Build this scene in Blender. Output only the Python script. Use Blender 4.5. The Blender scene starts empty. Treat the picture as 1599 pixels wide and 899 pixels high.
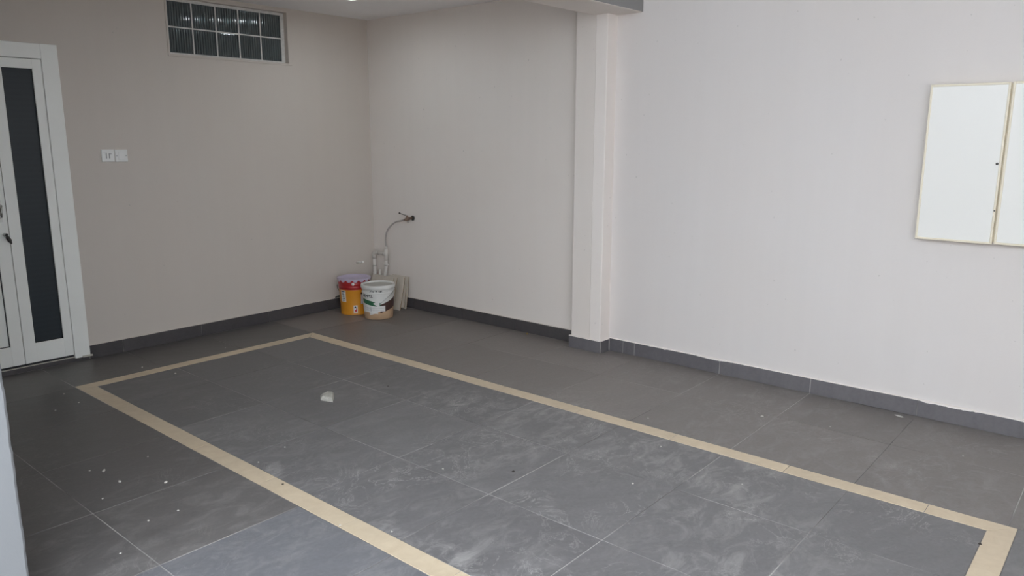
import bpy, bmesh, math, random
from mathutils import Vector, Matrix
rnd = random.Random(7)
PI = math.pi
scn = bpy.context.scene
C = scn.collection

# ------------------------------------------------------------------ camera
cam_d = bpy.data.cameras.new('camera')
cam = bpy.data.objects.new('camera', cam_d); C.objects.link(cam)
FPX = 1188.17
cam_d.sensor_fit = 'HORIZONTAL'; cam_d.sensor_width = 36.0
cam_d.lens = FPX / 1599.0 * 36.0
cam_d.clip_start = 0.02; cam_d.clip_end = 300
yaw, pitch, roll = -0.86615, -0.19708, 0.001996
fw = Vector((-math.sin(yaw)*math.cos(pitch), math.cos(yaw)*math.cos(pitch), math.sin(pitch)))
rt = Vector((math.cos(yaw), math.sin(yaw), 0)); up = rt.cross(fw)
r2 = rt*math.cos(roll) + up*math.sin(roll); u2 = -rt*math.sin(roll) + up*math.cos(roll)
cam.matrix_world = Matrix(((r2.x, u2.x, -fw.x, -4.6261), (r2.y, u2.y, -fw.y, -5.6593), (r2.z, u2.z, -fw.z, 1.5571), (0, 0, 0, 1)))
scn.camera = cam

# ------------------------------------------------------------------ sky and exposure
world = bpy.data.worlds.new('overcast_sky'); scn.world = world
world.use_nodes = True
wb = world.node_tree.nodes['Background']
wb.inputs[0].default_value = (0.83, 0.915, 1.0, 1); wb.inputs[1].default_value = 1.0
scn.view_settings.view_transform = 'Standard'
scn.view_settings.look = 'None'
scn.view_settings.gamma = 1.0
scn.view_settings.use_curve_mapping = False
scn.view_settings.exposure = 2.78
scn.cycles.max_bounces = 12
scn.cycles.diffuse_bounces = 8
scn.cycles.caustics_reflective = False

# ------------------------------------------------------------------ dimensions (metres; corner of the two walls = origin)
CEIL = 2.576          # inner ceiling
ROOF = 2.95           # soffit of the added porch roof
SK = 0.095            # skirting height
LW = -4.10            # inner left wall
FRONT = -7.3          # added end wall behind the viewer
OPENX = -5.6          # tiled floor edge on the open side
EAVE = -4.4           # open-side edge of the added porch roof, set for the light

# ------------------------------------------------------------------ materials
def lin(c):
    return tuple(((v/255.0)/12.92 if v/255.0 <= .04045 else ((v/255.0+.055)/1.055)**2.4) for v in c) + (1,)
class NT:
    def __init__(s, name):
        s.m = bpy.data.materials.new(name); s.m.use_nodes = True
        s.t = s.m.node_tree; s.n = s.t.nodes; s.b = s.n['Principled BSDF']
    def node(s, typ, **kw):
        n = s.n.new(typ)
        for k, v in kw.items(): setattr(n, k, v)
        return n
    def link(s, a, b): s.t.links.new(a, b)
    def set(s, key, v):
        if hasattr(v, 'is_linked'): s.link(v, s.b.inputs[key])
        else: s.b.inputs[key].default_value = v
    def pos(s): return s.node('ShaderNodeNewGeometry').outputs['Position']
    def objc(s): return s.node('ShaderNodeTexCoord').outputs['Object']
    def map(s, vec, scale=(1, 1, 1), rot=(0, 0, 0), loc=None):
        m = s.node('ShaderNodeMapping'); s.link(vec, m.inputs[0])
        m.inputs['Scale'].default_value = scale; m.inputs['Rotation'].default_value = rot
        if loc is not None:
            if hasattr(loc, 'is_linked'): s.link(loc, m.inputs['Location'])
            else: m.inputs['Location'].default_value = loc
        return m.outputs[0]
    def noise(s, vec, scale, detail=4, rough=.55, dist=0.0):
        n = s.node('ShaderNodeTexNoise'); s.link(vec, n.inputs['Vector'])
        n.inputs['Scale'].default_value = scale; n.inputs['Detail'].default_value = detail
        n.inputs['Roughness'].default_value = rough; n.inputs['Distortion'].default_value = dist
        return n.outputs[0]
    def ramp(s, fac, stops):
        r = s.node('ShaderNodeValToRGB'); s.link(fac, r.inputs[0]); e = r.color_ramp.elements
        while len(e) < len(stops): e.new(.5)
        for i, (p, c) in enumerate(stops):
            e[i].position = p; e[i].color = c if len(c) == 4 else (*c, 1)
        return r.outputs[0]
    def g(s, fac, a, b, va=0.0, vb=1.0):
        return s.ramp(fac, [(a, (va,)*3), (b, (vb,)*3)])
    def mix(s, fac, a, b, mode='MIX'):
        m = s.node('ShaderNodeMix', data_type='RGBA', blend_type=mode)
        for sock, v in ((m.inputs[0], fac), (m.inputs[6], a), (m.inputs[7], b)):
            if hasattr(v, 'is_linked'): s.link(v, sock)
            else: sock.default_value = v
        return m.outputs[2]
    def math(s, op, a, b=None):
        m = s.node('ShaderNodeMath', operation=op)
        for i, v in enumerate((a, b)):
            if v is None: continue
            if hasattr(v, 'is_linked'): s.link(v, m.inputs[i])
            else: m.inputs[i].default_value = v
        return m.outputs[0]
    def bump(s, h, strength, dist=.002):
        b = s.node('ShaderNodeBump'); s.link(h, b.inputs['Height'])
        b.inputs['Strength'].default_value = strength; b.inputs['Distance'].default_value = dist
        s.link(b.outputs[0], s.b.inputs['Normal'])
def simple(name, col, rough=.5, metal=0.0, noise_amt=.06, scale=30, spec=.5):
    t = NT(name)
    n = t.noise(t.objc(), scale)
    c2 = tuple(max(0, v*(1-noise_amt*2)) for v in col[:3]) + (1,)
    t.set('Base Color', t.mix(t.g(n, .3, .7), c2, col)); t.set('Roughness', rough); t.set('Metallic', metal)
    t.set('Specular IOR Level', spec)
    return t.m
M = {}
def wall_paint(name, col):
    t = NT(name); P = t.pos()
    streak = t.noise(t.map(P, (3.2, 3.2, .22)), 3, 5)
    blot = t.noise(P, 1.3, 3)
    speck = t.noise(P, 38, 2, .4)
    c = t.mix(t.g(streak, .35, .7), tuple(v*.98 for v in col[:3])+(1,), col)
    c = t.mix(t.g(blot, .35, .7, 0, .5), c, tuple(v*a for v, a in zip(col[:3], (.985, .965, .945)))+(1,))
    c = t.mix(t.g(speck, .755, .775, 0, .35), c, (.34, .32, .30, 1))
    t.set('Base Color', c); t.set('Roughness', .62); t.set('Specular IOR Level', .3)
    t.bump(t.noise(P, 160, 3), .12, .003)
    return t.m
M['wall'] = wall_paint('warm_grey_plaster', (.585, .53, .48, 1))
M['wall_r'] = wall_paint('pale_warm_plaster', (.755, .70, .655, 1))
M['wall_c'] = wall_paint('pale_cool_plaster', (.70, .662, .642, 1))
M['render'] = wall_paint('grey_render', (.245, .248, .255, 1))
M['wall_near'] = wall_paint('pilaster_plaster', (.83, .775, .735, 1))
M['fascia'] = wall_paint('dark_grey_fascia', (.27, .265, .265, 1))
M['ceil'] = wall_paint('ceiling_paint', (.87, .86, .865, 1))

def tile_mat(name, lo, hi, dust, dust_amt):
    t = NT(name); P = t.pos()
    oi = t.node('ShaderNodeObjectInfo').outputs['Random']
    off = t.node('ShaderNodeCombineXYZ')
    t.link(t.math('MULTIPLY', oi, 37.0), off.inputs[0]); t.link(t.math('MULTIPLY', oi, 91.0), off.inputs[1])
    L = t.map(P, (1, 1, 1), (0, 0, .55), off.outputs[0])
    slate = t.noise(t.map(L, (2.2, 7.5, 2)), 1.6, 8, .62, .7)
    fine = t.noise(L, 55, 4, .6)
    c = t.mix(t.g(slate, .3, .72), lo, hi)
    c = t.mix(t.g(fine, .3, .75, 0, .35), c, tuple(v*1.35 for v in hi[:3])+(1,))
    tint = t.mix(t.g(oi, 0, 1), (.90, .89, .90, 1), (1.10, 1.09, 1.09, 1))
    c = t.mix(1.0, c, tint, 'MULTIPLY')
    # dust: broad haze, wiped swirls and drag marks lying over the joints
    big = t.noise(P, .85, 4, .6, .4)
    swirl = t.noise(t.map(P, (1, 1, 1), (0, 0, -.4)), 3.2, 5, .65, 2.4)
    band = t.math('ABSOLUTE', t.math('SUBTRACT', swirl, .5))
    line = t.g(band, .0, .016, 1, 0)
    mask = t.g(t.noise(P, 2.1, 3), .47, .63)
    wisp = t.math('MULTIPLY', line, mask)
    cloud = t.noise(t.map(P, (1, 1.9, 1), (0, 0, .35)), 5.6, 8, .72, .8)
    cl = t.math('MULTIPLY', t.g(cloud, .47, .70), t.g(big, .38, .62))
    f = t.math('ADD', t.math('MULTIPLY', cl, .42), t.math('MULTIPLY', wisp, .34))
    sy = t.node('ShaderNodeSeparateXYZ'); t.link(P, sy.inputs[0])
    front_light = t.node('ShaderNodeMapRange'); t.link(sy.outputs[1], front_light.inputs[0])  # lightens tiles towards the open front, daylight graded into the colour
    for i_, v_ in enumerate((-.6, -3.6, .35, 1.35)): front_light.inputs[i_+1].default_value = v_
    light_veil = t.math('MULTIPLY', t.math('SUBTRACT', front_light.outputs[0], .3), .085)  # pale veil following the same painted daylight
    f = t.math('MINIMUM', t.math('ADD', t.math('MULTIPLY', t.math('MULTIPLY', f, dust_amt), front_light.outputs[0]), light_veil), .8)
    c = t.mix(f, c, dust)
    t.set('Base Color', c)
    t.set('Roughness', t.math('ADD', t.g(slate, .3, .7, .36, .48), t.math('MULTIPLY', f, .25)))
    t.set('Specular IOR Level', .5)
    t.bump(t.math('ADD', slate, t.math('MULTIPLY', fine, .3)), .10, .004)
    return t.m
DUST = (.42, .40, .385, 1)
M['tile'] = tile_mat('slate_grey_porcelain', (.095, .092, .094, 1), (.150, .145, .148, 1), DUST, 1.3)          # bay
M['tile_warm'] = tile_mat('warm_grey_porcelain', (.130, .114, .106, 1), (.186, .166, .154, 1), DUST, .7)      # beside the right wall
M['tile_shaded'] = tile_mat('shaded_porcelain', (.080, .074, .071, 1), (.118, .110, .106, 1), DUST, .55)       # door side, darkened copy for the dimmer light there
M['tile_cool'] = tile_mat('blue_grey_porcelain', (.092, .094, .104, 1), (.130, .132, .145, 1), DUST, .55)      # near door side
M['skirt'] = tile_mat('skirting_porcelain', (.095, .090, .097, 1), (.125, .118, .126, 1), (.3, .29, .28, 1), .12)
M['skirt_shaded'] = tile_mat('shaded_skirting', (.052, .047, .049, 1), (.068, .062, .064, 1), (.3, .29, .28, 1), .08)  # darkened skirting copy, dimness of the back corner put into the colour
def beige():
    t = NT('cream_border_porcelain'); P = t.pos()
    oi = t.node('ShaderNodeObjectInfo').outputs['Random']
    n = t.noise(t.map(P, (1, 1, 1)), 16, 6, .65, .5); s = t.noise(P, 3, 4)
    c = t.mix(t.g(n, .3, .7), (.58, .465, .325, 1), (.66, .545, .395, 1))
    c = t.mix(t.g(s, .45, .75, 0, .4), c, (.50, .41, .30, 1))
    c = t.mix(1.0, c, t.mix(t.g(oi, 0, 1), (.93, .93, .93, 1), (1.04, 1.04, 1.03, 1)), 'MULTIPLY')
    t.set('Base Color', c); t.set('Roughness', .42); t.bump(n, .06)
    return t.m
M['beige'] = beige()
def grout():
    t = NT('grey_grout'); P = t.pos()
    n = t.noise(P, 1.6, 4); f = t.noise(P, 40, 3)
    c = t.mix(t.g(n, .42, .58), (.15, .14, .135, 1), (.44, .42, .40, 1))
    c = t.mix(t.g(f, .5, .7, 0, .5), c, (.24, .23, .22, 1))
    t.set('Base Color', c); t.set('Roughness', .9)
    return t.m
M['grout'] = grout()
M['mortar'] = simple('white_mortar', (.72, .70, .67, 1), .85, 0, .1, 60)
M['upvc'] = simple('white_powder_coat', (.86, .86, .82, 1), .38, 0, .015, 4)
M['gasket'] = simple('black_gasket', (.02, .02, .022, 1), .6)
M['sill'] = simple('cream_sill', (.55, .52, .46, 1), .6)
def dark_glass():
    t = NT('dark_frosted_glass'); P = t.pos()
    w = t.node('ShaderNodeTexWave', wave_type='BANDS', bands_direction='Z'); t.link(P, w.inputs[0]); w.inputs['Scale'].default_value = 9
    c = t.mix(t.g(w.outputs[1], .3, .7, 0, .35), (.022, .030, .036, 1), (.028, .037, .044, 1))
    t.set('Base Color', c); t.set('Roughness', .30); t.set('Specular IOR Level', .45)
    return t.m
M['dglass'] = dark_glass()
def block_glass():
    t = NT('ribbed_block_glass')
    t.set('Base Color', (.10, .125, .13, 1)); t.set('Roughness', .06); t.set('IOR', 1.6); t.set('Transmission Weight', .35); t.set('Specular IOR Level', .8)
    return t.m
M['bglass'] = block_glass()
M['dark_room'] = simple('unlit_room', (.05, .055, .055, 1), .8)
def emit(name, col, strength):
    t = NT(name); t.set('Base Color', (.8, .8, .8, 1)); t.set('Emission Color', col); t.set('Emission Strength', strength)
    return t.m
M['glint_glow'] = emit('glint_disc', (.80, .95, 1, 1), 4.0)
M['lamp_dl'] = emit('downlight_lens', (.88, .97, 1, 1), 12.0)
M['plastic'] = simple('white_plastic', (.80, .80, .78, 1), .35, 0, .01, 5)
M['grey_mark'] = simple('grey_plastic', (.42, .42, .41, 1), .5)
M['steel'] = simple('brushed_steel', (.55, .54, .52, 1), .32, 1.0)
M['brass'] = simple('tarnished_brass', (.33, .24, .19, 1), .45, .8, .2, 60)
M['darkmetal'] = simple('dark_metal', (.07, .065, .06, 1), .5, .6)
M['cab_white'] = simple('gloss_white_laminate', (.78, .77, .735, 1), .3, 0, .006, 3)
M['cab_edge'] = simple('cream_edge_trim', (.80, .73, .58, 1), .42, 0, .03, 25)
M['pvc'] = simple('dull_pvc', (.66, .625, .58, 1), .5, 0, .06, 18)
M['pvc_white'] = simple('white_pvc', (.86, .85, .82, 1), .4, 0, .02, 18)
M['hose'] = simple('braided_hose', (.50, .46, .43, 1), .5, .1, .15, 220)
M['board'] = simple('cream_tile_offcut', (.62, .56, .48, 1), .6, 0, .05, 12)
M['board_edge'] = simple('bare_tile_edge', (.40, .30, .20, 1), .8, 0, .12, 50)
M['orange'] = simple('orange_tin', (.66, .27, .020, 1), .38, 0, .05, 9)
M['red'] = simple('red_tin', (.40, .018, .022, 1), .4, 0, .07, 20)
M['lav'] = simple('lavender_lid', (.50, .44, .56, 1), .42, 0, .05, 14)
M['paper'] = simple('label_paper', (.74, .73, .71, 1), .6, 0, .04, 30)
M['paper_lav'] = simple('lavender_label', (.56, .54, .60, 1), .6, 0, .05, 30)
M['ink'] = simple('black_ink', (.045, .045, .05, 1), .6)
M['inkred'] = simple('red_ink', (.50, .02, .03, 1), .5)
M['white_pail'] = simple('dirty_white_plastic', (.74, .735, .70, 1), .45, 0, .05, 16)
M['pail_lid'] = simple('dusty_lid', (.50, .49, .45, 1), .7, 0, .10, 14)
M['green'] = simple('green_band', (.035, .15, .075, 1), .5, 0, .12, 25)
M['brown'] = simple('brown_band', (.075, .035, .028, 1), .5, 0, .1, 20)
M['tan'] = simple('tan_plastic', (.60, .40, .25, 1), .5, 0, .05, 14)
M['crumb'] = simple('plaster_crumb', (.60, .575, .53, 1), .9, 0, .1, 90)
M['stone'] = simple('broken_plaster', (.56, .54, .48, 1), .9, 0, .14, 40)
M['dark_chip'] = simple('dark_chip', (.05, .04, .035, 1), .8)
M['leaf'] = simple('dry_leaf', (.34, .24, .09, 1), .7, 0, .15, 60)
M['concrete'] = simple('concrete_drive', (.60, .59, .57, 1), .85, 0, .08, 2)

# ------------------------------------------------------------------ mesh helpers
def link(name, me, mat=None, parent=None, loc=(0, 0, 0), rot=(0, 0, 0)):
    o = bpy.data.objects.new(name, me); C.objects.link(o)
    if mat is not None and me is not None and len(me.materials) == 0: me.materials.append(mat)
    o.location = loc; o.rotation_euler = rot
    if parent is not None: o.parent = parent
    return o
def tag(o, label=None, cat=None, group=None, kind=None):
    for k, v in (('label', label), ('category', cat), ('group', group), ('kind', kind)):
        if v: o[k] = v
    return o
def empty(name, loc=(0, 0, 0)):
    o = bpy.data.objects.new(name, None); C.objects.link(o); o.location = loc; o.empty_display_size = .05
    return o
class MB:
    def __init__(s): s.v = []; s.f = []; s.sm = []
    def face(s, pts, smooth=False):
        i = len(s.v); s.v += [tuple(p) for p in pts]; s.f.append(tuple(range(i, i+len(pts)))); s.sm.append(smooth)
    def box(s, x0, x1, y0, y1, z0, z1, ch=0.0):
        x0, x1 = min(x0, x1), max(x0, x1); y0, y1 = min(y0, y1), max(y0, y1); z0, z1 = min(z0, z1), max(z0, z1)
        i = len(s.v)
        if ch <= 0:
            s.v += [(x, y, z) for z in (z0, z1) for y in (y0, y1) for x in (x0, x1)]
            for q in ((0, 2, 3, 1), (4, 5, 7, 6), (0, 1, 5, 4), (2, 6, 7, 3), (0, 4, 6, 2), (1, 3, 7, 5)):
                s.f.append(tuple(i+k for k in q)); s.sm.append(False)
            return s
        bm = bmesh.new(); bmesh.ops.create_cube(bm, size=1)
        for v in bm.verts:
            v.co = Vector(((x0+x1)/2+v.co.x*(x1-x0), (y0+y1)/2+v.co.y*(y1-y0), (z0+z1)/2+v.co.z*(z1-z0)))
        bmesh.ops.bevel(bm, geom=bm.edges[:], offset=ch, segments=1, affect='EDGES')
        bm.verts.index_update()
        s.v += [tuple(v.co) for v in bm.verts]
        for f in bm.faces: s.f.append(tuple(i+v.index for v in f.verts)); s.sm.append(False)
        bm.free(); return s
    def lathe(s, prof, seg=48, a0=0, a1=2*PI, smooth=True):
        i = len(s.v); full = abs(a1-a0-2*PI) < 1e-6; n = seg if full else seg+1
        for k in range(n):
            a = a0+(a1-a0)*k/seg
            for r, z in prof: s.v.append((r*math.cos(a), r*math.sin(a), z))
        m = len(prof)
        for k in range(seg):
            k2 = (k+1) % n
            for j in range(m-1):
                s.f.append((i+k*m+j, i+k2*m+j, i+k2*m+j+1, i+k*m+j+1)); s.sm.append(smooth)
        return s
    def tube(s, pts, r, seg=10, cap=True):
        pts = [Vector(p) for p in pts]; rr = r if isinstance(r, (list, tuple)) else [r]*len(pts)
        i = len(s.v); ref = None
        for k, p in enumerate(pts):
            t = (pts[min(k+1, len(pts)-1)]-pts[max(k-1, 0)]).normalized()
            if ref is None:
                ref = Vector((0, 0, 1)) if abs(t.z) < .9 else Vector((1, 0, 0))
            a = (ref - t*ref.dot(t)).normalized(); b = t.cross(a); ref = a
            for q in range(seg):
                an = 2*PI*q/seg; s.v.append(tuple(p+(a*math.cos(an)+b*math.sin(an))*rr[k]))
        for k in range(len(pts)-1):
            for q in range(seg):
                q2 = (q+1) % seg
                s.f.append((i+k*seg+q, i+k*seg+q2, i+(k+1)*seg+q2, i+(k+1)*seg+q)); s.sm.append(True)
        if cap:
            s.f.append(tuple(i+q for q in reversed(range(seg)))); s.sm.append(False)
            s.f.append(tuple(i+(len(pts)-1)*seg+q for q in range(seg))); s.sm.append(False)
        return s
    def patch(s, r0, r1, z0f, z1f, a0, a1, n=16, m=1):
        """a curved label on a cone: radius r0..r1 runs linearly with height via rad(z)"""
        for k in range(n):
            A, B = a0+(a1-a0)*k/n, a0+(a1-a0)*(k+1)/n
            q = []
            for a, top in ((A, 0), (B, 0), (B, 1), (A, 1)):
                z = (z1f if top else z0f)(a); r = r0(z)
                q.append((r*math.cos(a), r*math.sin(a), z))
            s.face(q, True)
        return s
    def mesh(s, name):
        me = bpy.data.meshes.new(name); me.from_pydata(s.v, [], s.f)
        me.polygons.foreach_set('use_smooth', s.sm); me.update(); return me
    def build(s, name, mat, parent=None, loc=(0, 0, 0), rot=(0, 0, 0)):
        return link(name, s.mesh(name), mat, parent, loc, rot)
def struct(o, label, cat=None): return tag(o, label, cat, None, 'structure')

def wall_cells(u0, u1, z0, z1, holes):
    """rectangles covering [u0,u1]x[z0,z1] minus holes"""
    us = sorted({u0, u1, *[h[0] for h in holes], *[h[1] for h in holes]}); zs = sorted({z0, z1, *[h[2] for h in holes], *[h[3] for h in holes]})
    out = []
    for a, b in zip(us, us[1:]):
        for c, d in zip(zs, zs[1:]):
            cu, cz = (a+b)/2, (c+d)/2
            if not any(h[0] < cu < h[1] and h[2] < cz < h[3] for h in holes): out.append((a, b, c, d))
    return out

# ------------------------------------------------------------------ room shell
DOOR = (-3.985, -2.599, -.02, 2.136)
WIN = (-1.838, -0.836, 2.141, 2.542)
b = MB()
for a, c, d, e in wall_cells(LW-.15, .15, -.02, ROOF+.2, [DOOR, WIN]): b.box(a, c, 0, .16, d, e)
wall_back = struct(b.build('wall_back', M['wall']), 'taupe painted back wall holding the white door and high glass block window', 'wall')
struct(MB().box(0, .16, -2.60, 0, -.02, ROOF+.2).build('wall_right', M['wall_r']), 'warm pale painted wall between the corner and the pilaster', 'wall')
struct(MB().box(0, .16, FRONT-.15, -2.60, -.02, ROOF+.2).build('wall_right_near', M['wall_c']), 'long pale painted wall carrying the white wall cabinet', 'wall')
struct(MB().box(LW-.16, LW, -2.60, 0, -.02, ROOF+.2).build('wall_left', M['wall']), 'inner side wall behind the near pillar', 'wall')
struct(MB().box(-3.6, 0, FRONT-.15, FRONT, -.02, ROOF).build('wall_front_added', M['wall_r']), 'added end wall behind the viewer that limits light from the front', 'wall')  # unseen, added to block light from the front
struct(MB().box(LW, 0, -2.55, 0, CEIL, CEIL+.15).build('ceiling', M['ceil']), 'white ceiling over the inner bay with a round downlight', 'ceiling')
struct(MB().box(EAVE, 0, FRONT-.15, -2.865, ROOF, ROOF+.15).build('ceiling_porch_added', M['ceil']), 'added porch ceiling in front of the beam, placed to shape the light', 'ceiling')  # unseen roof, extent chosen to shade the near wall
# beam and pillars
struct(MB().box(LW-.16, 0, -2.865, -2.548, 2.366, ROOF+.15, .004).build('ceiling_beam', M['wall_r']), 'pale ceiling beam with a dark grey fascia above the wall pilaster', 'beam')
MB().box(LW-.16, -.0005, -2.868, -2.8648, 2.3705, ROOF-.001).build('fascia', M['fascia'], bpy.data.objects['ceiling_beam'])
b = MB().box(-.112, .02, -2.575, -2.405, 0, CEIL, .004).box(-.116, .02, -2.668, -2.574, 0, 2.40, .004)
pil = struct(b.build('wall_pillar', M['wall_near']), 'slim painted pilaster on the right wall under the beam', 'pillar')
pil.data.materials.append(M['wall_r'])   # rear half in the duller wall colour, standing in for its shading
for f_ in pil.data.polygons:
    if f_.index < len(pil.data.polygons)//2: f_.material_index = 1
# left foreground pillar, edges slightly rough
bm = bmesh.new()
bmesh.ops.create_grid(bm, x_segments=2, y_segments=60, size=.5)
px0, px1, py0, py1 = -4.52, -3.923, -2.98, -2.60
me = MB()
N = 120
for k in range(N):
    z0, z1 = ROOF*k/N, ROOF*(k+1)/N
    def e(z): 
        random.seed(int(round(z*1000))); return random.uniform(-.0016, .0016)
    me.face([(px0, py0, z0), (px1-.008+e(z0), py0, z0), (px1-.008+e(z1), py0, z1), (px0, py0, z1)])
    me.face([(px1-.008+e(z0), py0, z0), (px1+e(z0), py0+.008, z0), (px1+e(z1), py0+.008, z1), (px1-.008+e(z1), py0, z1)])
    me.face([(px1+e(z0), py0+.008, z0), (px1, py1, z0), (px1, py1, z1), (px1+e(z1), py0+.008, z1)])
    me.face([(px1, py1, z0), (px0, py1, z0), (px0, py1, z1), (px1, py1, z1)])
    me.face([(px0, py1, z0), (px0, py0, z0), (px0, py0, z1), (px0, py1, z1)])
bm.free()
struct(me.build('porch_pillar', M['render']), 'pale grey plastered pillar cut off by the left edge in the foreground', 'pillar')
struct(MB().box(-7.2, -7.0, -12, 5, -.1, 2.2).build('wall_boundary_added', M['wall_near']), 'added boundary wall outside the porch that cuts low skylight', 'wall')  # unseen, added to cut low skylight on pillar and wall foot
struct(MB().box(-40, 20, -40, 30, -.12, -.06).build('ground', M['concrete']), 'pale concrete driveway outside the porch', 'ground')

# ------------------------------------------------------------------ floor: bed + every tile
floor = struct(MB().box(OPENX, 0, FRONT, 0, -.058, -.0012).build('floor', M['grout']), 'dark slate look tiled floor with a cream bordered parking bay', 'floor')
GAP = .0042
cache = {}
def tile(x0, x1, y0, y1, name='floor_tile', mat='tile', tilt=True):
    w, l = round(abs(x1-x0)-GAP, 3), round(abs(y1-y0)-GAP, 3)
    if w < .01 or l < .01: return
    k = (w, l, mat)
    if k not in cache:
        c = .0007; m = MB(); t = .03
        A = [(-w/2+c, -l/2+c, 0), (w/2-c, -l/2+c, 0), (w/2-c, l/2-c, 0), (-w/2+c, l/2-c, 0)]
        B = [(-w/2, -l/2, -c), (w/2, -l/2, -c), (w/2, l/2, -c), (-w/2, l/2, -c)]
        D = [(p[0], p[1], -t) for p in B]
        m.face(A)
        for i in range(4):
            j = (i+1) % 4
            m.face([B[i], B[j], A[j], A[i]]); m.face([D[i], D[j], B[j], B[i]])
        cache[k] = m.mesh(name); cache[k].materials.append(M[mat])
    o = link(name, cache[k], None, floor, ((x0+x1)/2, (y0+y1)/2, rnd.uniform(-.0004, .0002)))
    if tilt: o.rotation_euler = (rnd.uniform(-.0016, .0016), rnd.uniform(-.0016, .0016), 0)
    return o
def grid(xs, ys, skip=None, mat=None):
    for a, c in zip(xs, xs[1:]):
        for d, e in zip(ys, ys[1:]):
            if skip and skip(a, c, d, e): continue
            tile(a, c, d, e, 'floor_tile', mat(a, d) if callable(mat) else (mat or 'tile'))
BX0, BX1, BY0, BY1, BW = -2.919, -1.138, -5.388, -.587, .096
yr = [-.012, -.554, -1.154, -1.754, -2.354, -2.954, -3.554, -4.154, -4.754, -5.354, -5.954, -6.554, -7.154, FRONT]
# right zone, with the tile beside the pilaster cut
grid([-.012, -.545, BX1], yr, lambda a, c, d, e: a > -.1 and abs(d+2.354) < .01, 'tile_warm')
for q in ((-.128, -.545, -2.354, -2.954), (-.012, -.128, -2.69, -2.954), (-.012, -.128, -2.354, -2.39)): tile(*q, 'floor_tile', 'tile_warm')
# inside the bay
yb = [BY1-BW, -1.154, -1.754, -2.354, -2.954, -3.554, -4.154, -4.754, BY0+BW]
grid([BX1-BW, -1.722, -2.307, BX0+BW], yb)
# back zone and near zone
grid([BX1, -1.757, -2.36, BX0], [-.012, BY1], None, 'tile_shaded')
grid([BX1, -1.738, -2.338, BX0], [BY0, -5.988, -6.588, -7.188, FRONT])
# left zone
grid([BX0, -3.52, -4.12, -4.72, -5.32, OPENX], [-.012]+[-.012-.6*k for k in range(1, 13)]+[FRONT], None, lambda a, d: 'tile_cool' if d < -3.0 else 'tile_shaded')
# cream border strips, mitred at the corners
def strip(pts_fn, cuts):
    for a, c in zip(cuts, cuts[1:]):
        pts = pts_fn(a, c); cx = sum(p[0] for p in pts)/4; cy = sum(p[1] for p in pts)/4
        m = MB(); g_ = .0014
        def shr(p, d):
            v = Vector((cx-p[0], cy-p[1], 0))
            return (p[0]-cx+math.copysign(d, v.x), p[1]-cy+math.copysign(d, v.y))
        T = [(*shr(p, g_+.001), 0) for p in pts]; B_ = [(*shr(p, g_), -.001) for p in pts]; D = [(p[0], p[1], -.03) for p in B_]
        m.face(T)
        for i in range(4):
            j = (i+1) % 4
            m.face([B_[i], B_[j], T[j], T[i]]); m.face([D[i], D[j], B_[j], B_[i]])
        o = m.build('border_tile', M['beige'], floor, (cx, cy, .0006+rnd.uniform(0, .0005)))
def vert(xo, xi):   # strip along y; outer x, inner x; mitre at both ends
    def fn(a, c):
        ia = a-BW if abs(a-BY1) < 1e-6 else a; ic = c+BW if abs(c-BY0) < 1e-6 else c
        q = [(xo, a), (xo, c), (xi, ic), (xi, ia)]
        return q if xi > xo else q[::-1]
    return fn
def horz(yo, yi):
    def fn(a, c):
        ia = a+BW if abs(a-BX0) < 1e-6 else a; ic = c-BW if abs(c-BX1) < 1e-6 else c
        q = [(a, yo), (c, yo), (ic, yi), (ia, yi)]
        return q if yi > yo else q[::-1]
    return fn
strip(vert(BX0, BX0+BW), [BY1, -.886, -1.486, -2.086, -2.686, -3.286, -3.886, -4.486, -5.086, BY0])
strip(vert(BX1, BX1-BW), [BY1, -.854, -1.454, -2.054, -2.654, -3.254, -3.854, -4.458, -5.063, BY0])
strip(horz(BY1, BY1-BW), [BX0, -2.335, -1.735, BX1])
strip(horz(BY0, BY0+BW), [BX0, -2.335, -1.735, BX1])

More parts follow.
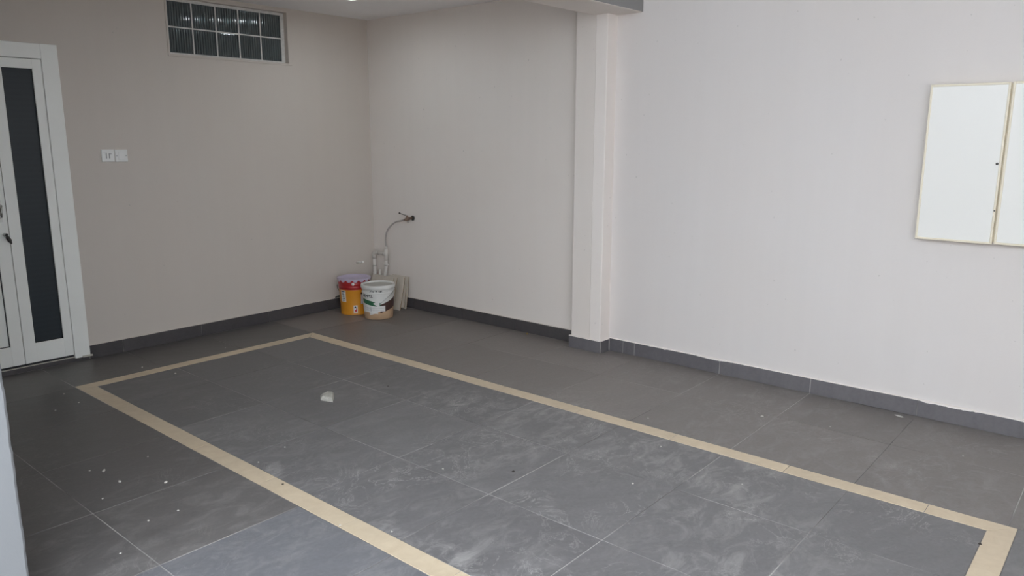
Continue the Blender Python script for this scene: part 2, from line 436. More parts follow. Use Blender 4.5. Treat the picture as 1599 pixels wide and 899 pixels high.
# ------------------------------------------------------------------ skirting
def skirting(name, axis, plane, cuts, label, sign, h=SK, z0=0.0, mat='skirt', bead=1.0):
    """axis 'x': runs along x on the plane y=plane; axis 'y': runs along y on the plane x=plane. sign: side it stands out to"""
    d0, d1 = plane, plane+sign*(.0098 if bead == 1 else .006)
    lo, hi = min(cuts), max(cuts)
    bk = MB(); bk.box(*((lo, hi, d0, d1) if axis == 'x' else (d0, d1, lo, hi)), z0, h-.003)
    par = struct(bk.build(name, M['grout']), label, 'baseboard')
    e0, e1 = plane+sign*.003, plane+sign*.011
    for a, c in zip(cuts, cuts[1:]):
        a, c = min(a, c)+.0018, max(a, c)-.0018
        hh = h+rnd.uniform(-.0012, .0012)
        m = MB(); cx = (a+c)/2
        if axis == 'x': m.box(a-cx, c-cx, e0-plane, e1-plane, z0, hh, .0008); loc = (cx, plane, 0)
        else: m.box(e0-plane, e1-plane, a-cx, c-cx, z0, hh, .0008); loc = (plane, cx, 0)
        m.build('skirting_tile', M[mat], par, loc)
    # ragged plaster line left along the top edge
    m = MB(); n = max(4, int((hi-lo)/.012)); hs = []
    cur = .004
    for k in range(n+1):
        cur = min(.010, max(.0, cur+rnd.uniform(-.0022, .0022))); hs.append(cur)
    for k in range(n):
        u0, u1 = lo+(hi-lo)*k/n, lo+(hi-lo)*(k+1)/n
        dd = sign*.0135
        def P(u, d, z): return (u, plane+d, z) if axis == 'x' else (plane+d, u, z)
        za, zb = h+.001+hs[k]*.35*bead, h+.001+hs[k+1]*.35*bead
        ba, bb = h-.0005-max(0, hs[k]-.006)*1.5*bead, h-.0005-max(0, hs[k+1]-.006)*1.5*bead
        m.face([P(u0, dd*.85, ba), P(u1, dd*.85, bb), P(u1, dd*.8, zb), P(u0, dd*.8, za)])
        m.face([P(u0, dd*.8, za), P(u1, dd*.8, zb), P(u1, 0, zb+.002*bead), P(u0, 0, za+.002*bead)])
    m.build('plaster_bead', M['wall_near'] if bead == 1 else M['wall'], par)
    return par
skirting('baseboard_back', 'x', 0, [-2.599, -2.37, -1.77, -1.17, -.57, -.012], 'dark grey tile skirting along the back wall', -1, mat='skirt_shaded', bead=.25)
skirting('baseboard_right', 'y', 0, [-.001, -.554, -1.17, -1.77, -2.39], 'dark tile skirting on the right wall between corner and pilaster', -1, mat='skirt_shaded', bead=.25)
skirting('baseboard_right_near', 'y', 0, [-2.682, -2.80, -2.895, -3.554, -4.154, -4.754, -5.354, -5.954, -6.554, -7.154, FRONT], 'dark tile skirting on the right wall below the cabinet', -1)
skirting('baseboard_pillar', 'y', -.116, [-2.3945, -2.6785], 'short tile skirting wrapped round the pilaster foot', -1, .088)
skirting('baseboard_pillar_side', 'x', -2.668, [-.1165, -.0115], 'tile return on the near side of the pilaster foot', -1, .088)
skirting('baseboard_pillar_far', 'x', -2.405, [-.1165, -.0115], 'tile return on the far side of the pilaster foot', 1, .088)

# ------------------------------------------------------------------ glass block window
win = struct(empty('window_1', ((WIN[0]+WIN[1])/2, 0, WIN[2])), 'high ribbed glass block window, two rows of five', 'window')
ox, oz = (WIN[0]+WIN[1])/2, WIN[2]
RB = .046   # recess of the block face
nx, nz = 5, 2
bw = (WIN[1]-WIN[0]-.05)/nx; bh = (WIN[3]-WIN[2]-.028)/nz
x00 = WIN[0]+.022; z00 = WIN[2]+.012
J = .0045
# mortar grid
m = MB()
holes = [(x00+bw*k+J, x00+bw*(k+1)-J, z00+bh*r+J, z00+bh*(r+1)-J) for k in range(nx) for r in range(nz)]
for a, c, d, e in wall_cells(WIN[0], WIN[1], WIN[2], WIN[3], holes): m.box(a, c, RB-.002, .13, d, e)
m.build('mortar_joints', M['mortar'], win, (-ox, 0, -oz))
# thin raised plaster surround
m = MB()
s_ = .030
m.box(WIN[1]-.001, WIN[1]+s_, -.006, .002, WIN[2]-s_*.5, WIN[3]+.012, .002); m.box(WIN[0]-s_*.45, WIN[0]+.001, -.006, .002, WIN[2]-s_*.5, WIN[3]+.012, .002)
m.box(WIN[0]-s_*.45, WIN[1]+s_, -.0055, .002, WIN[2]-s_*.5, WIN[2]+.001, .002); m.box(WIN[0]-s_*.45, WIN[1]+s_, -.0055, .002, WIN[3]-.001, WIN[3]+.012, .002)
m.build('window_surround', M['wall'], win, (-ox, 0, -oz))
# one ribbed block mesh
W_, H_ = bw-2*J, bh-2*J
m = MB(); R = 8; per = 10
edge = .010
def rib(u):
    d = (u*R) % 1.0; d = min(d, 1-d)
    return -.0045+.0045*math.exp(-(d/.13)**2)-.0005*math.cos(2*PI*(d-.5))
xs = [k/(R*per) for k in range(R*per+1)]
for u0, u1 in zip(xs, xs[1:]):
    a, c = -W_/2+edge+(W_-2*edge)*u0, -W_/2+edge+(W_-2*edge)*u1
    ya, yc = rib(u0)+.004, rib(u1)+.004
    m.face([(a, ya, edge), (c, yc, edge), (c, yc, H_-edge), (a, ya, H_-edge)], True)
    m.face([(a, 0, 0), (c, 0, 0), (c, yc, edge), (a, ya, edge)]); m.face([(a, ya, H_-edge), (c, yc, H_-edge), (c, 0, H_), (a, 0, H_)])
for sx in (-1, 1):
    q = [(sx*W_/2, 0, 0), (sx*(W_/2-edge), 0, 0), (sx*(W_/2-edge), 0, H_), (sx*W_/2, 0, H_)]
    m.face(q if sx < 0 else q[::-1])
    q = [(sx*W_/2, 0, 0), (sx*W_/2, .08, 0), (sx*W_/2, .08, H_), (sx*W_/2, 0, H_)]
    m.face(q if sx > 0 else q[::-1])
m.face([(-W_/2, .08, 0), (-W_/2, .08, H_), (W_/2, .08, H_), (W_/2, .08, 0)])
m.face([(-W_/2, 0, 0), (-W_/2, .08, 0), (W_/2, .08, 0), (W_/2, 0, 0)]); m.face([(-W_/2, 0, H_), (W_/2, 0, H_), (W_/2, .08, H_), (-W_/2, .08, H_)])
gb = m.mesh('glass_block'); gb.materials.append(M['bglass'])
for r in range(nz):
    for k in range(nx):
        link('glass_block', gb, None, win, (x00+bw*(k+.5)-ox, RB+rnd.uniform(-.001, .001), z00+bh*r+J-oz))
# the dim room behind it with two added glowing discs for glints in the glass
m = MB(); X0, X1, Y0, Y1, Z0, Z1 = -2.4, -.3, .17, 2.6, 1.2, 2.9
m.box(X0, X1, Y1, Y1+.05, Z0, Z1); m.box(X0-.05, X0, Y0, Y1, Z0, Z1); m.box(X1, X1+.05, Y0, Y1, Z0, Z1); m.box(X0, X1, Y0, Y1, Z0-.05, Z0); m.box(X0, X1, Y0, Y1, Z1, Z1+.05)
struct(m.build('wall_inner_room', M['dark_room']), 'unlit room seen dimly through the glass blocks', 'wall')
for i, (x, y, z, s) in enumerate(((-.528, 1.2, 2.59, .035), (-1.138, 1.2, 2.46, .03))):
    t = MB().lathe([(0, 0), (s*.7, 0), (s, .012), (s, .035)], 16).build('glint_disc', M['glint_glow'], None, (x, y, z))
    tag(t, ('small added glowing disc making a glint in the upper fourth glass block', 'small added glowing disc making a glint in the lower leftmost glass block')[i], 'lamp', 'added glint discs behind the glass blocks')

# ------------------------------------------------------------------ white door with glazed side leaf
door = struct(empty('door_1', (DOOR[1], 0, 0)), 'white metal double door with a tall dark glass side leaf', 'door')
dx = DOOR[1]
FR = .101; ZB = .052; ZT = 2.136; ZL = 2.04
def dpart(name, mb, mat, parent=door): return mb.build(name, M[mat], parent, (-dx, 0, 0))
yf = -.012
m = MB(); m.box(dx-FR, dx, yf, .10, ZB-.03, ZT, .003)
dpart('door_jamb', m, 'upvc')
m = MB(); m.box(DOOR[0], DOOR[0]+FR, yf, .10, ZB-.03, ZT, .003); dpart('door_jamb', m, 'upvc')
m = MB(); m.box(DOOR[0]+FR, dx-FR, yf, .10, ZL, ZT, .003); dpart('door_head', m, 'upvc')
m = MB(); m.box(DOOR[0]+FR, dx-FR, .012, .06, 0, ZT-.02); dpart('rebate', m, 'gasket')
m = MB(); m.box(DOOR[0], dx-.005, -.004, .12, -.01, ZB-.016, .002); dpart('threshold', m, 'skirt_shaded')
m = MB(); m.box(dx-.055, dx+.012, -.022, .0, ZB-.030, ZB-.018, .002); dpart('sill_end', m, 'sill')
m = MB(); m.box(DOOR[0], dx-.004, -.010, .0, ZB-.020, ZB-.0145); dpart('sill_strip', m, 'sill')
def leaf(x0, x1, gx0, gx1, gz0, gz1, glassmat, name):
    m = MB(); yy0, yy1 = -.006, .040
    g2 = .002
    m.box(x0+g2, gx0, yy0, yy1, ZB, ZL-.003, .0015); m.box(gx1, x1-g2, yy0, yy1, ZB, ZL-.003, .0015)
    m.box(gx0-.001, gx1+.001, yy0+.0004, yy1, ZB, gz0, .0015); m.box(gx0-.001, gx1+.001, yy0+.0004, yy1, gz1, ZL-.003, .0015)
    lf = dpart(name, m, 'upvc')
    def sub(nm, mb, mat): return mb.build(nm, M[mat], lf)
    gk = MB(); e_ = .005
    gk.box(gx0, gx0+e_, .004, .03, gz0, gz1); gk.box(gx1-e_, gx1, .004, .03, gz0, gz1); gk.box(gx0, gx1, .004, .03, gz0, gz0+e_); gk.box(gx0, gx1, .004, .03, gz1-e_, gz1)
    sub('gasket', gk, 'gasket')
    sub('pane' if glassmat == 'dglass' else 'panel', MB().box(gx0+e_*.5, gx1-e_*.5, .010, .022, gz0+e_*.5, gz1-e_*.5), glassmat)
    return lf
leaf(-3.003, dx-FR, -2.932, -2.757, .183, 1.976, 'dglass', 'side_leaf')
ml = leaf(DOOR[0]+FR, -3.003, -3.80, -3.078, .184, .735, 'upvc', 'main_leaf')
# (the main leaf is solid above its lower panel)
m = MB(); m.box(-3.801, -3.077, -.0056, .04, .735, ZL-.004); m.build('upper_panel', M['upvc'], ml)
# lever handle, lock and keys
m = MB(); m.box(-3.060, -3.028, -.013, -.005, 1.01, 1.19, .003); hp = m.build('handle_plate', M['plastic'], ml)
m = MB().tube([(-3.044, -.012, 1.115), (-3.044, -.055, 1.115), (-3.058, -.058, 1.113), (-3.15, -.058, 1.108)], [.009, .009, .010, .008], 10)
m.tube([(-3.044, -.054, 1.112), (-3.046, -.05, 1.04)], [.008, .005], 8)
m.build('lever', M['steel'], hp)
m = MB().tube([(-3.030, -.004, .925), (-3.030, -.018, .925)], .012, 14); lk = m.build('lock_cylinder', M['steel'], ml)
m = MB().tube([(-3.030, -.016, .925), (-3.028, -.042, .922)], [.004, .004], 8)
m.box(-3.034, -3.024, -.058, -.038, .908, .938, .002)
m.tube([(-3.028, -.045, .915), (-3.016, -.044, .890), (-3.006, -.040, .868)], [.011, .013, .004], 8)
m.build('key', M['darkmetal'], lk)

# ------------------------------------------------------------------ electrical plates on the back wall
def plate(name, x, z, label, cat):
    o = MB().box(-.043, .043, -.009, 0, -.043, .043, .003).build(name, M['plastic'], None, (x, 0, z))
    return tag(o, label, cat, 'electrical plates on the back wall')
s1 = plate('socket_plate', -2.3435, 1.417, 'square white outlet plate with small grey slots, nearer the door', 'socket')
for dx_, w in ((-.012, .004), (.008, .004)): MB().box(dx_-w, dx_+w, -.0105, -.008, -.020, .016, .001).build('slot', M['grey_mark'], s1)
MB().box(.012, .024, -.0100, -.008, .010, .016, .001).build('slot', M['grey_mark'], s1)
MB().box(-.030, -.006, -.0098, -.008, .018, .0195, .0005).build('trim_line', M['grey_mark'], s1)
s2 = plate('switch_plate', -2.2535, 1.415, 'square white plate with two side screws, farther from the door', 'switch')
MB().box(-.022, .022, -.0115, -.008, -.030, .030, .002).build('rocker', M['plastic'], s2)
for sx in (-.032, .032):
    MB().tube([(sx, -.008, 0), (sx, -.0105, 0)], .0042, 10).build('screw', M['grey_mark'], s2)

# ------------------------------------------------------------------ wall cabinet
cab = tag(empty('wall_cabinet', (0, -5.03, 1.02)), 'white two door wall cabinet with cream edging, cut by the right edge', 'cabinet')
def cpart(n, mb, mat, par=cab): return mb.build(n, M[mat], par, (0, 5.03, -1.02) if par is cab else (0, 0, 0))
cpart('body', MB().box(-.052, 0, -5.40, -4.665, 1.024, 1.820, .002), 'cab_edge')
def cdoor(y0, y1, z0, z1, xx):
    e_ = .011
    d = cpart('door', MB().box(-xx+.0035, -.0525, y0+e_*.4, y1-e_*.4, z0+e_*.4, z1-e_*.4), 'cab_white')
    f_ = MB()
    for q in ((y0, y0+e_, z0, z1), (y1-e_, y1, z0, z1), (y0+e_-.001, y1-e_+.001, z0, z0+e_), (y0+e_-.001, y1-e_+.001, z1-e_, z1)):
        f_.box(-xx, -.054, q[0], q[1], q[2], q[3], .002)
    f_.build('edge_trim', M['cab_edge'], d)
    return d
d1 = cdoor(-5.0225, -4.663, 1.015, 1.824, .073)
MB().tube([(-.069, -5.003, 1.424), (-.076, -5.003, 1.424)], .0062, 14).build('lock', M['darkmetal'], d1)
MB().tube([(-.069, -5.017, 1.188), (-.0755, -5.017, 1.188)], .004, 10).build('catch', M['darkmetal'], d1)
cdoor(-5.398, -5.030, 1.017, 1.826, .071)

# ------------------------------------------------------------------ ceiling downlight
dl = tag(empty('downlight', (-.818, -.828, CEIL)), 'round ceiling downlight at the top edge above the corner', 'lamp')
MB().lathe([(.062, 0), (.085, 0), (.082, -.008), (.066, -.010), (.060, -.003), (.062, 0)], 40).build('trim_ring', M['plastic'], dl)
MB().lathe([(0, -.004), (.061, -.004), (.061, -.001), (0, -.001)], 40).build('lens', M['lamp_dl'], dl)

# ------------------------------------------------------------------ paint pails
def facing(cx, cy): return math.atan2(-5.66-cy, -4.626-cx)
def text_on(parent, body, txt, size, a_c, zc, rad, mat, lift=.0012):
    cu = bpy.data.curves.new('t', 'FONT'); cu.body = txt; cu.size = size; cu.align_x = 'CENTER'; cu.resolution_u = 3
    ob = bpy.data.objects.new('t', cu); C.objects.link(ob)
    dg = bpy.context.evaluated_depsgraph_get(); me0 = bpy.data.meshes.new_from_object(ob.evaluated_get(dg))
    bpy.data.objects.remove(ob); bpy.data.curves.remove(cu)
    bm = bmesh.new(); bm.from_mesh(me0)
    for d_ in (-.0011, .0011):   # heavier strokes
        g2 = bmesh.ops.duplicate(bm, geom=[f for f in bm.faces][:len(me0.polygons)])
        bmesh.ops.translate(bm, verts=[v for v in g2['geom'] if isinstance(v, bmesh.types.BMVert)], vec=(d_, d_*.3, 0))
    for v in bm.verts:
        z = zc+v.co.y; r = rad(z)+lift; a = a_c+v.co.x/r
        v.co = Vector((r*math.cos(a), r*math.sin(a), z))
    bm.to_mesh(me0); bm.free(); me0.name = body
    return link(body, me0, mat, parent)
# orange tin
OC = (-.452, -.258)
ot = tag(empty('paint_pail', (*OC, 0)), 'orange and red metal paint pail with a lavender lid in the corner', 'bucket')
A = facing(*OC)
HO = .322
def ro(z): return .1225+(.1405-.1225)*z/HO
prof = [(0, .004), (ro(0)-.004, .004), (ro(0)-.002, 0), (ro(0)+.002, .001), (ro(0)+.002, .006), (ro(.01), .010), (ro(.218), .218), (ro(.218)+.0015, .222), (ro(.225), .226)]
MB().lathe(prof, 56).build('body', M['orange'], ot)
MB().lathe([(ro(.225), .225), (ro(.242), .242), (ro(.242)+.003, .247), (ro(.247), .252), (ro(.27), .270), (ro(.27)+.003, .275), (ro(.275), .280), (ro(.31), .311), (.144, .316)], 56).build('shoulder_band', M['red'], ot)
m = MB().lathe([(0, .306), (.128, .306), (.133, .318), (.142, .324), (.1485, .322), (.1495, .316), (.1475, .311)], 56)
lid = m.build('lid', M['lav'], ot)
nt = 16   # crimped lugs hanging from the lid rim
lug = MB()
for k in range(nt):
    a0 = 2*PI*(k+.12)/nt; a1 = 2*PI*(k+.88)/nt; n = 8
    for q in range(n):
        t0, t1 = q/n, (q+1)/n
        def zz(t): return 0.311-.016*math.sin(PI*t)**.6
        A0, A1 = a0+(a1-a0)*t0, a0+(a1-a0)*t1
        r_, r3 = .1478, .1462
        lug.face([(r3*math.cos(A0), r3*math.sin(A0), zz(t0)), (r3*math.cos(A1), r3*math.sin(A1), zz(t1)), (r_*math.cos(A1), r_*math.sin(A1), .3125), (r_*math.cos(A0), r_*math.sin(A0), .3125)], True)
lug.build('crimp_lugs', M['lav'], lid)
def lab(parent, name, mat, rad, a0, a1, z0, z1, lift=.0008, n=12):
    zf0 = z0 if callable(z0) else (lambda a: z0); zf1 = z1 if callable(z1) else (lambda a: z1)
    return MB().patch(lambda z: rad(z)+lift, None, zf0, zf1, a0, a1, n).build(name, M[mat], parent)
# facing direction A; negative offset = to the viewer's left
def off(x): return A+x
lw = lab(ot, 'side_label', 'paper', ro, off(-1.02), off(-.62), .118, .222)
for k, (u0, u1, z0, z1) in enumerate(((-.98, -.68, .205, .216), (-.95, -.72, .186, .192), (-.90, -.86, .170, .186), (-.80, -.74, .170, .186), (-.92, -.70, .158, .163), (-.90, -.85, .136, .152), (-.80, -.72, .140, .154), (-.90, -.74, .124, .129))):
    lab(lw, 'print_mark', 'ink', ro, off(u0), off(u1), z0, z1, .0016, 5)
rl = lab(ot, 'side_label', 'paper_lav', ro, off(.42), off(1.05), .098, .200)
lab(rl, 'label_heading', 'brown', ro, off(.40), off(1.05), .186, .202, .0016)
em = lab(ot, 'emblem_label', 'paper', ro, off(-.10), off(.17), .022, .088)
def oval(parent, name, mat, ac, zc, ra, rz, t0, t1, lift, rad):
    m = MB(); n = 14; c_ = []
    for k in range(n+1):
        t = t0+(t1-t0)*k/n; z = zc+rz*math.sin(t); r = rad(z)+lift; a = ac+ra*math.cos(t); c_.append((r*math.cos(a), r*math.sin(a), z))
    z = zc; r = rad(z)+lift
    for p, q in zip(c_, c_[1:]): m.face([(r*math.cos(ac), r*math.sin(ac), z), p, q])
    return m.build(name, M[mat], parent)
oval(em, 'emblem_mark', 'inkred', off(.045), .050, .075, .024, -PI, PI*.25, .0016, ro)
oval(em, 'emblem_mark', 'ink', off(.02), .063, .070, .018, 0, PI, .0020, ro)
m = MB().lathe([(0, .006), (.010, .0055), (.0135, .003), (.0135, 0)], 20)
bt = m.build('round_boss', M['paper'], ot, ((ro(.28)+.001)*math.cos(off(-.08)), (ro(.28)+.001)*math.sin(off(-.08)), .281))
bt.rotation_euler = (0, PI/2, off(-.08))
# ear and bail handle hanging on the left
m = MB(); pts = []
for k in range(25):
    t = PI*k/24; ang = off(-1.45)+PI*k/24
    rr = .150+.004*math.sin(t); pts.append((rr*math.cos(ang+PI), rr*math.sin(ang+PI), .262-.125*math.sin(t)))
MB().tube(pts, .0025, 6).build('bail_handle', M['darkmetal'], ot)
m = MB(); aa = off(-1.5); m.tube([(.131*math.cos(aa), .131*math.sin(aa), .155), (.162*math.cos(aa), .162*math.sin(aa), .148), (.168*math.cos(aa), .168*math.sin(aa), .140)], [.010, .009, .006], 8).build('handle_ear', M['darkmetal'], ot)

# white plastic pail
WC = (-.424, -.552)
wt = tag(empty('paint_pail', (*WC, 0)), 'white plastic paint pail with green and brown band and tan base', 'bucket')
A2 = facing(*WC)
def of2(x): return A2+x
HW = .298
def rw(z): return .124+(.1405-.124)*z/HW
MB().lathe([(0, .004), (rw(0)-.006, .004), (rw(0)-.003, 0), (rw(0), .003), (rw(.10), .10), (rw(.225), .225)], 56).build('body', M['tan'], wt)
# white printed upper sleeve with a slanting lower edge
def low(a):
    d = (a-A2+PI) % (2*PI)-PI
    return .070+.040*max(-.2, min(1.2, d))+.006*math.sin(5*d)
MB().patch(lambda z: rw(z)+.0006, None, low, lambda a: .232, A2-PI, A2+PI, 72).build('printed_sleeve', M['white_pail'], wt)
m = MB().lathe([(rw(.225)+.0008, .224), (rw(.228)+.005, .226), (rw(.232)+.006, .231), (rw(.24)+.001, .238), (rw(.25)+.002, .262), (rw(.262)+.006, .264), (.1475, .270), (.1480, .288), (.1455, .296), (.139, .298), (.134, .294), (.131, .284)], 64)
rim = m.build('rim', M['white_pail'], wt)
MB().lathe([(0, .2830), (.05, .2845), (.09, .283), (.132, .2845)], 48).build('lid', M['pail_lid'], wt)
for k in range(10):   # smudged dark print on the rim skirt
    u0 = -.52+.075*k+rnd.uniform(-.02, .02); u1 = u0+rnd.uniform(.03, .07)
    if k in (6, 8): continue
    z1 = .258+rnd.uniform(-.003, .002)
    lab(rim, 'smudge', 'ink', lambda z: rw(z)+.003, of2(u0), of2(u1), z1-rnd.uniform(.006, .014), z1, .0012, 4)
lab(rim, 'print_line', 'ink', lambda z: rw(z)+.0025, of2(-.60), of2(.62), .2405, .2418, .001, 16)
lab(rim, 'smudge', 'ink', lambda z: rw(z)+.003, of2(.10), of2(.16), .243, .256, .0012, 4)
text_on(wt, 'brand_lettering', 'HEMPEL', .033, of2(-.78), .196, rw, M['ink'], .0016)
def gl(a):
    d = (a-A2+PI) % (2*PI)-PI; return .139-.030*(d+1.0)*.75+.020*max(0, d+.2)
lab(wt, 'green_band', 'green', rw, of2(-1.25), of2(.12), lambda a: gl(a)-.002, lambda a: gl(a)+.038-.014*max(0, (a-A2)+.5), .0014, 22)
lab(wt, 'brown_band', 'brown', rw, of2(.10), of2(1.45), lambda a: .058+.035*((a-A2)-.1), lambda a: .132+.044*((a-A2)-.1), .0013, 18)
lp = lab(wt, 'paper_label', 'paper', rw, of2(-1.15), of2(.44), lambda a: .066+.008*math.cos(2*(a-A2)), lambda a: .120+.006*(a-A2), .0020, 22)
lab(lp, 'print_line', 'grey_mark', rw, of2(-.56), of2(-.50), .075, .112, .0026, 3)
for k in range(4):
    lab(lp, 'print_line', 'grey_mark', rw, of2(-1.05), of2(-.64+.05*rnd.random()), .080+.009*k, .0818+.009*k, .0026, 8)
for z in (.082, .099): lab(lp, 'print_line', 'grey_mark', rw, of2(-.42), of2(.38), z, z+.0016, .0026, 10)
lab(wt, 'splash', 'paper', rw, of2(-.32), of2(.06), lambda a: .128+.010*math.sin(9*a), lambda a: .162+.012*math.sin(13*a), .0026, 10)
lab(wt, 'splash', 'paper', rw, of2(-.62), of2(-.05), lambda a: .046+.008*math.sin(7*a), .070, .0016, 12)
pts = []
for k in range(21):
    t = k/20; d = 1.32-2.0*t*.62; pts.append((( .1475+.006*math.sin(PI*t))*math.cos(of2(d)), (.1475+.006*math.sin(PI*t))*math.sin(of2(d)), .250-.108*t**1.5))
MB().tube(pts, .0022, 6).build('bail_handle', M['steel'], wt)
m = MB().lathe([(0, .004), (.009, .004), (.011, 0)], 14); q = m.build('handle_boss', M['white_pail'], wt, ((rw(.25)+.004)*math.cos(of2(1.32)), (rw(.25)+.004)*math.sin(of2(1.32)), .25)); q.rotation_euler = (0, PI/2, of2(1.32))

# ------------------------------------------------------------------ leaning cream tile offcuts
def board(y0, y1, h, xb, xt, th, tilt, label, z0=0.0):
    """bottom edge near face at xb, top at xt; runs y0..y1; tilt lifts its near end"""
    L_ = abs(y1-y0); lean = math.atan2(xt-xb, h)
    o = tag(empty('tile_offcut', (xb, max(y0, y1), z0)), label, 'tile', 'cream tiles leaning in the corner')
    e_ = .0014
    s = MB().box(0, .003, -L_, 0, 0, h, .0006).build('glazed_face', M['board'], o)
    MB().box(.0028, th, -L_+.0006, -.0006, .0005, h-.0006, .0008).build('tile_body', M['board_edge'], o)
    o.rotation_euler = (-tilt, lean, 0)
    return o
G = 'cream tiles leaning in the corner'
board(-.12, -.415, .292, -.196, -.128, .010, 0, 'cream tile offcut leaning right behind the white pail rim')
board(-.14, -.445, .296, -.180, -.112, .010, 0, 'cream tile offcut second from the white pail in the leaning stack')
board(-.285, -.510, .242, -.150, -.088, .010, 0, 'broad short cream tile offcut at the front of the leaning stack')
board(-.285, -.492, .300, -.126, -.066, .010, 0, 'tall cream tile offcut behind the broad short one')
board(-.290, -.520, .205, -.108, -.066, .010, .10, 'small cream tile offcut tipped up at the stack near end')
board(-.285, -.512, .298, -.075, -.032, .010, 0, 'hindmost tall cream tile offcut against the right wall')

# ------------------------------------------------------------------ drain pipe, valve and hose
dp = tag(empty('drain_pipe', (-.08, -.09, 0)), 'dull white plastic drain pipe bent over beside the corner', 'pipe')
def pp(n, mb, mat='pvc'): return mb.build(n, M[mat], dp, (.08, .09, 0))
PX = -.072; Y1_, Y2_ = -.086, -.258
def arc(c, r, a0, a1, n=8):   # in the y-z plane
    return [(PX, c[0]+r*math.cos(a0+(a1-a0)*k/n), c[1]+r*math.sin(a0+(a1-a0)*k/n)) for k in range(n+1)]
pp('riser', MB().tube([(PX, Y1_, 0), (PX, Y1_, .445)], .0165, 16))
pp('elbow', MB().tube([(PX, Y1_, .425), (PX, Y1_, .452)]+arc((Y1_-.030, .455), .030, 0, PI/2)+[(PX, Y1_-.062, .485)], .0205, 16))
pp('cross_pipe', MB().tube([(PX, Y1_-.05, .485), (PX, Y2_, .485)], .0165, 16))
pp('tee', MB().tube([(PX, Y2_, .425), (PX, Y2_, .528)], .0200, 16).tube([(PX, Y2_+.045, .485), (PX, Y2_, .485)], .0195, 16))
pp('hose_cap', MB().tube([(PX, Y2_, .526), (PX, Y2_, .545), (PX, Y2_, .556)], [.0165, .014, .010], 14))
pp('waste_pipe', MB().tube([(PX, Y2_, .43), (PX, Y2_, .375)], .0155, 14).tube([(PX, Y2_, .38), (PX-.004, Y2_+.03, .27), (PX-.006, Y2_+.05, .0)], .0150, 14))
pp('collar', MB().tube([(PX, Y2_, .378), (PX, Y2_, .394)], .0225, 16))
pp('collar', MB().tube([(PX, Y1_, .255), (PX, Y1_, .300)], .0215, 16))
pp('spare_riser', MB().tube([(PX+.02, Y1_-.050, 0), (PX+.02, Y1_-.050, .325)], .0100, 12))
pp('pipe_clip', MB().tube([(PX, Y1_, .355), (PX, Y1_, .368)], .0190, 16))
tv = tag(empty('water_valve', (0, -.557, .832)), 'tarnished wall valve with a thin lever on the right wall', 'tap')
def tp(n, mb, mat): return mb.build(n, M[mat], tv, (0, .557, -.832))
VY, VZ = -.557, .832
tp('wall_flange', MB().tube([(-.001, VY, VZ), (-.006, VY, VZ), (-.012, VY, VZ)], [.024, .024, .014], 18), 'darkmetal')
tp('body', MB().tube([(-.010, VY, VZ), (-.040, VY, VZ-.002), (-.055, VY, VZ-.004), (-.085, VY, VZ-.006), (-.098, VY, VZ-.008)], [.010, .012, .016, .015, .010], 14), 'brass')
tp('bonnet', MB().tube([(-.070, VY, VZ), (-.070, VY, VZ+.030)], [.012, .009], 12), 'brass')
tp('outlet', MB().tube([(-.075, VY, VZ), (-.078, VY+.016, VZ-.008), (-.078, VY+.034, VZ-.014)], [.010, .010, .009], 12), 'brass')
tp('drip_nipple', MB().tube([(-.062, VY, VZ-.010), (-.062, VY, VZ-.036)], [.009, .007], 10), 'steel')
lv = tp('lever', MB().tube([(-.072, VY, VZ+.026), (-.084, VY+.03, VZ+.036), (-.095, VY+.066, VZ+.046)], [.0035, .003, .0035], 8), 'darkmetal')
MB().tube([(-.094, VY+.062, VZ+.045), (-.098, VY+.076, VZ+.049)], [.0055, .0075], 10).build('lever_tip', M['darkmetal'], lv)
ctrl = [(-.078, VY+.030, VZ-.012), (-.080, -.48, .808), (-.081, -.42, .795), (-.080, -.355, .762), (-.079, -.300, .715), (-.076, -.268, .665), (-.073, -.256, .61), (-.072, -.256, .575), (-.072, -.258, .545)]
def spline(P, n=6):
    P = [Vector(p) for p in P]; o = []
    for i in range(len(P)-1):
        p0, p1, p2, p3 = P[max(i-1, 0)], P[i], P[i+1], P[min(i+2, len(P)-1)]
        for k in range(n):
            t = k/n; o.append(.5*((2*p1)+(p2-p0)*t+(2*p0-5*p1+4*p2-p3)*t*t+(3*p1-p0-3*p2+p3)*t**3))
    o.append(P[-1]); return o
tag(MB().tube(spline(ctrl), .0075, 10).build('flexible_hose', M['hose']), 'thin grey flexible hose curving from wall valve to drain pipe', 'hose')
# stub pipe in the back wall
st = tag(empty('stub_pipe', (-.212, 0, .392)), 'short white pipe stub sticking out of the back wall', 'pipe')
MB().tube([(0, .0, 0), (0, -.088, .018)], .0085, 12).build('pipe', M['pvc_white'], st)
MB().tube([(0, -.070, .0145), (0, -.096, .0195)], .0100, 12).build('end_cap', M['pvc_white'], st)

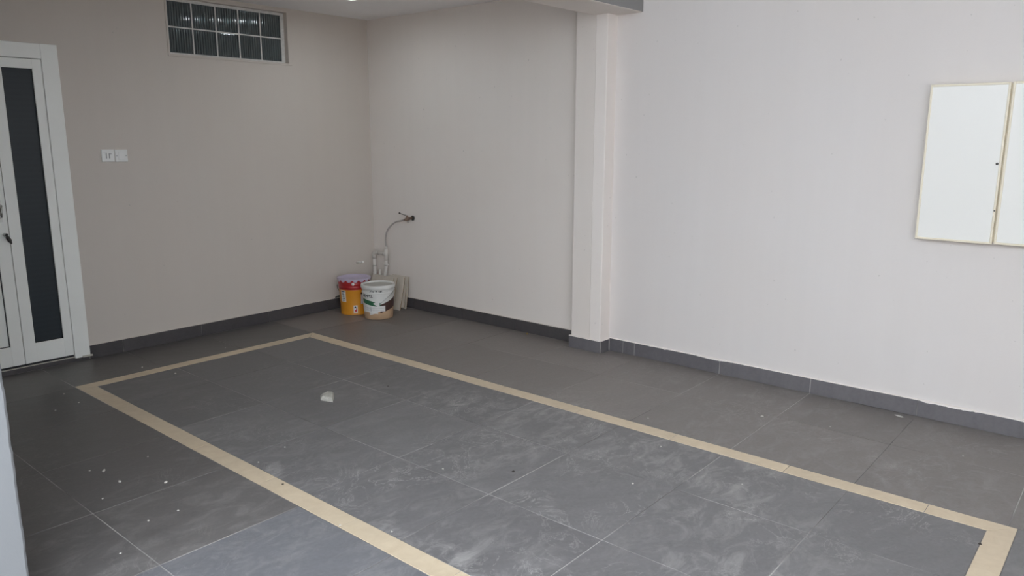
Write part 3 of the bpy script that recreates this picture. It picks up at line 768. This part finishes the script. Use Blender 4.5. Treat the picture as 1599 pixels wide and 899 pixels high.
# ------------------------------------------------------------------ bits on the floor
def chunk(name, outline, h, mat, label, cat, seed, group=None, inset=.72):
    q = random.Random(seed); cx = sum(p[0] for p in outline)/len(outline); cy = sum(p[1] for p in outline)/len(outline)
    m = MB(); n = len(outline)
    B_ = [(p[0]-cx, p[1]-cy, .0004) for p in outline]
    Mi = [(p[0]*.98, p[1]*.98, h*q.uniform(.35, .6)) for p in B_]; T = [(p[0]*inset, p[1]*inset, h*q.uniform(.75, 1.1)) for p in B_]
    for i in range(n):
        j = (i+1) % n
        m.face([B_[i], B_[j], Mi[j], Mi[i]]); m.face([Mi[i], Mi[j], T[j], T[i]]); m.face([T[i], T[j], (0, 0, h*.95)])
    m.face(B_[::-1])
    return tag(m.build(name, mat, None, (cx, cy, 0)), label, cat, group)
STONE = [(-2.027, -1.923), (-1.965, -1.915), (-1.942, -1.941), (-1.986, -2.006), (-2.032, -2.056), (-2.047, -2.013), (-2.059, -1.973)]
chunk('plaster_lump', STONE[::-1], .026, M['stone'], 'pale broken plaster lump lying inside the parking bay', 'stone', 3)
def ring(x, y, r, seed, el=1.0, ang=0.0):
    q = random.Random(seed); o = []
    for k in range(6):
        t = 2*PI*k/6+q.uniform(-.3, .3); rr = r*q.uniform(.7, 1.15); a, c = rr*el*math.cos(t), rr*math.sin(t)
        o.append((x+a*math.cos(ang)-c*math.sin(ang), y+a*math.sin(ang)+c*math.cos(ang)))
    return o
CR = [(-3.158, -.955), (-3.016, -.684), (-3.019, -.92), (-2.458, -.497), (-2.377, -.805), (-3.317, -2.189), (-3.183, -2.355), (-3.275, -2.658), (-3.438, -2.304), (-3.359, -1.962), (-3.107, -2.008), (-2.599, -2.419), (-2.788, -2.482), (-3.58, -2.82), (-2.907, -3.279), (-3.396, -2.65), (-.589, -4.091), (-.497, -4.436), (-1.342, -3.869), (-1.482, -4.368), (-1.802, -3.985), (-1.037, -3.615), (-.467, -5.071), (-1.831, -.472), (-2.256, -3.215), (-2.803, -3.479)]
for i, (x, y) in enumerate(CR):
    big = i in (3, 4, 5, 6, 16)
    zone = 'on the shaded tiles left of the parking bay' if x < BX0 else 'on the brownish tiles between bay and right wall' if x > BX1 else 'on tiles behind the far end of the bay' if y > BY1 else 'on the grey tiles inside the parking bay'
    if BX0 <= x <= BX0+BW: zone = 'on the left cream border strip'
    chunk('plaster_crumb', ring(x, y, .0085 if big else .0048, 100+i), .006 if big else .0035, M['crumb'], ('small' if big else 'tiny')+' white plaster crumb '+zone, 'crumb', i, 'white plaster crumbs scattered on the floor')
chunk('plaster_sliver', ring(-3.316, -2.012, .007, 9, 3.2, .9), .004, M['crumb'], 'thin white plaster sliver on the tiles left of the bay', 'crumb', 77)
chunk('plaster_flake', ring(-.075, -4.684, .012, 19, 2.4, 1.3), .004, M['crumb'], 'flat white plaster flake beside the right wall skirting', 'crumb', 78)
for i, (x, y, r, lb) in enumerate(((-2.846, -2.778, .007, 'small dark chip on the left cream border strip'), (-1.372, -5.292, .008, 'small dark chip at the near corner of the cream border'), (-2.059, -3.488, .007, 'small dark chip in the middle of the parking bay'), (-1.624, -2.077, .006, 'small dark chip near the far end of the parking bay'))):
    chunk('dark_chip', ring(x, y, r, 200+i), .004, M['dark_chip'], lb, 'chip', i)
chunk('dry_leaf', ring(-.04, -1.92, .013, 303, 1.7, .5), .008, M['leaf'], 'small yellow brown dry leaf by the skirting near the pilaster', 'leaf', 5, None, .5)
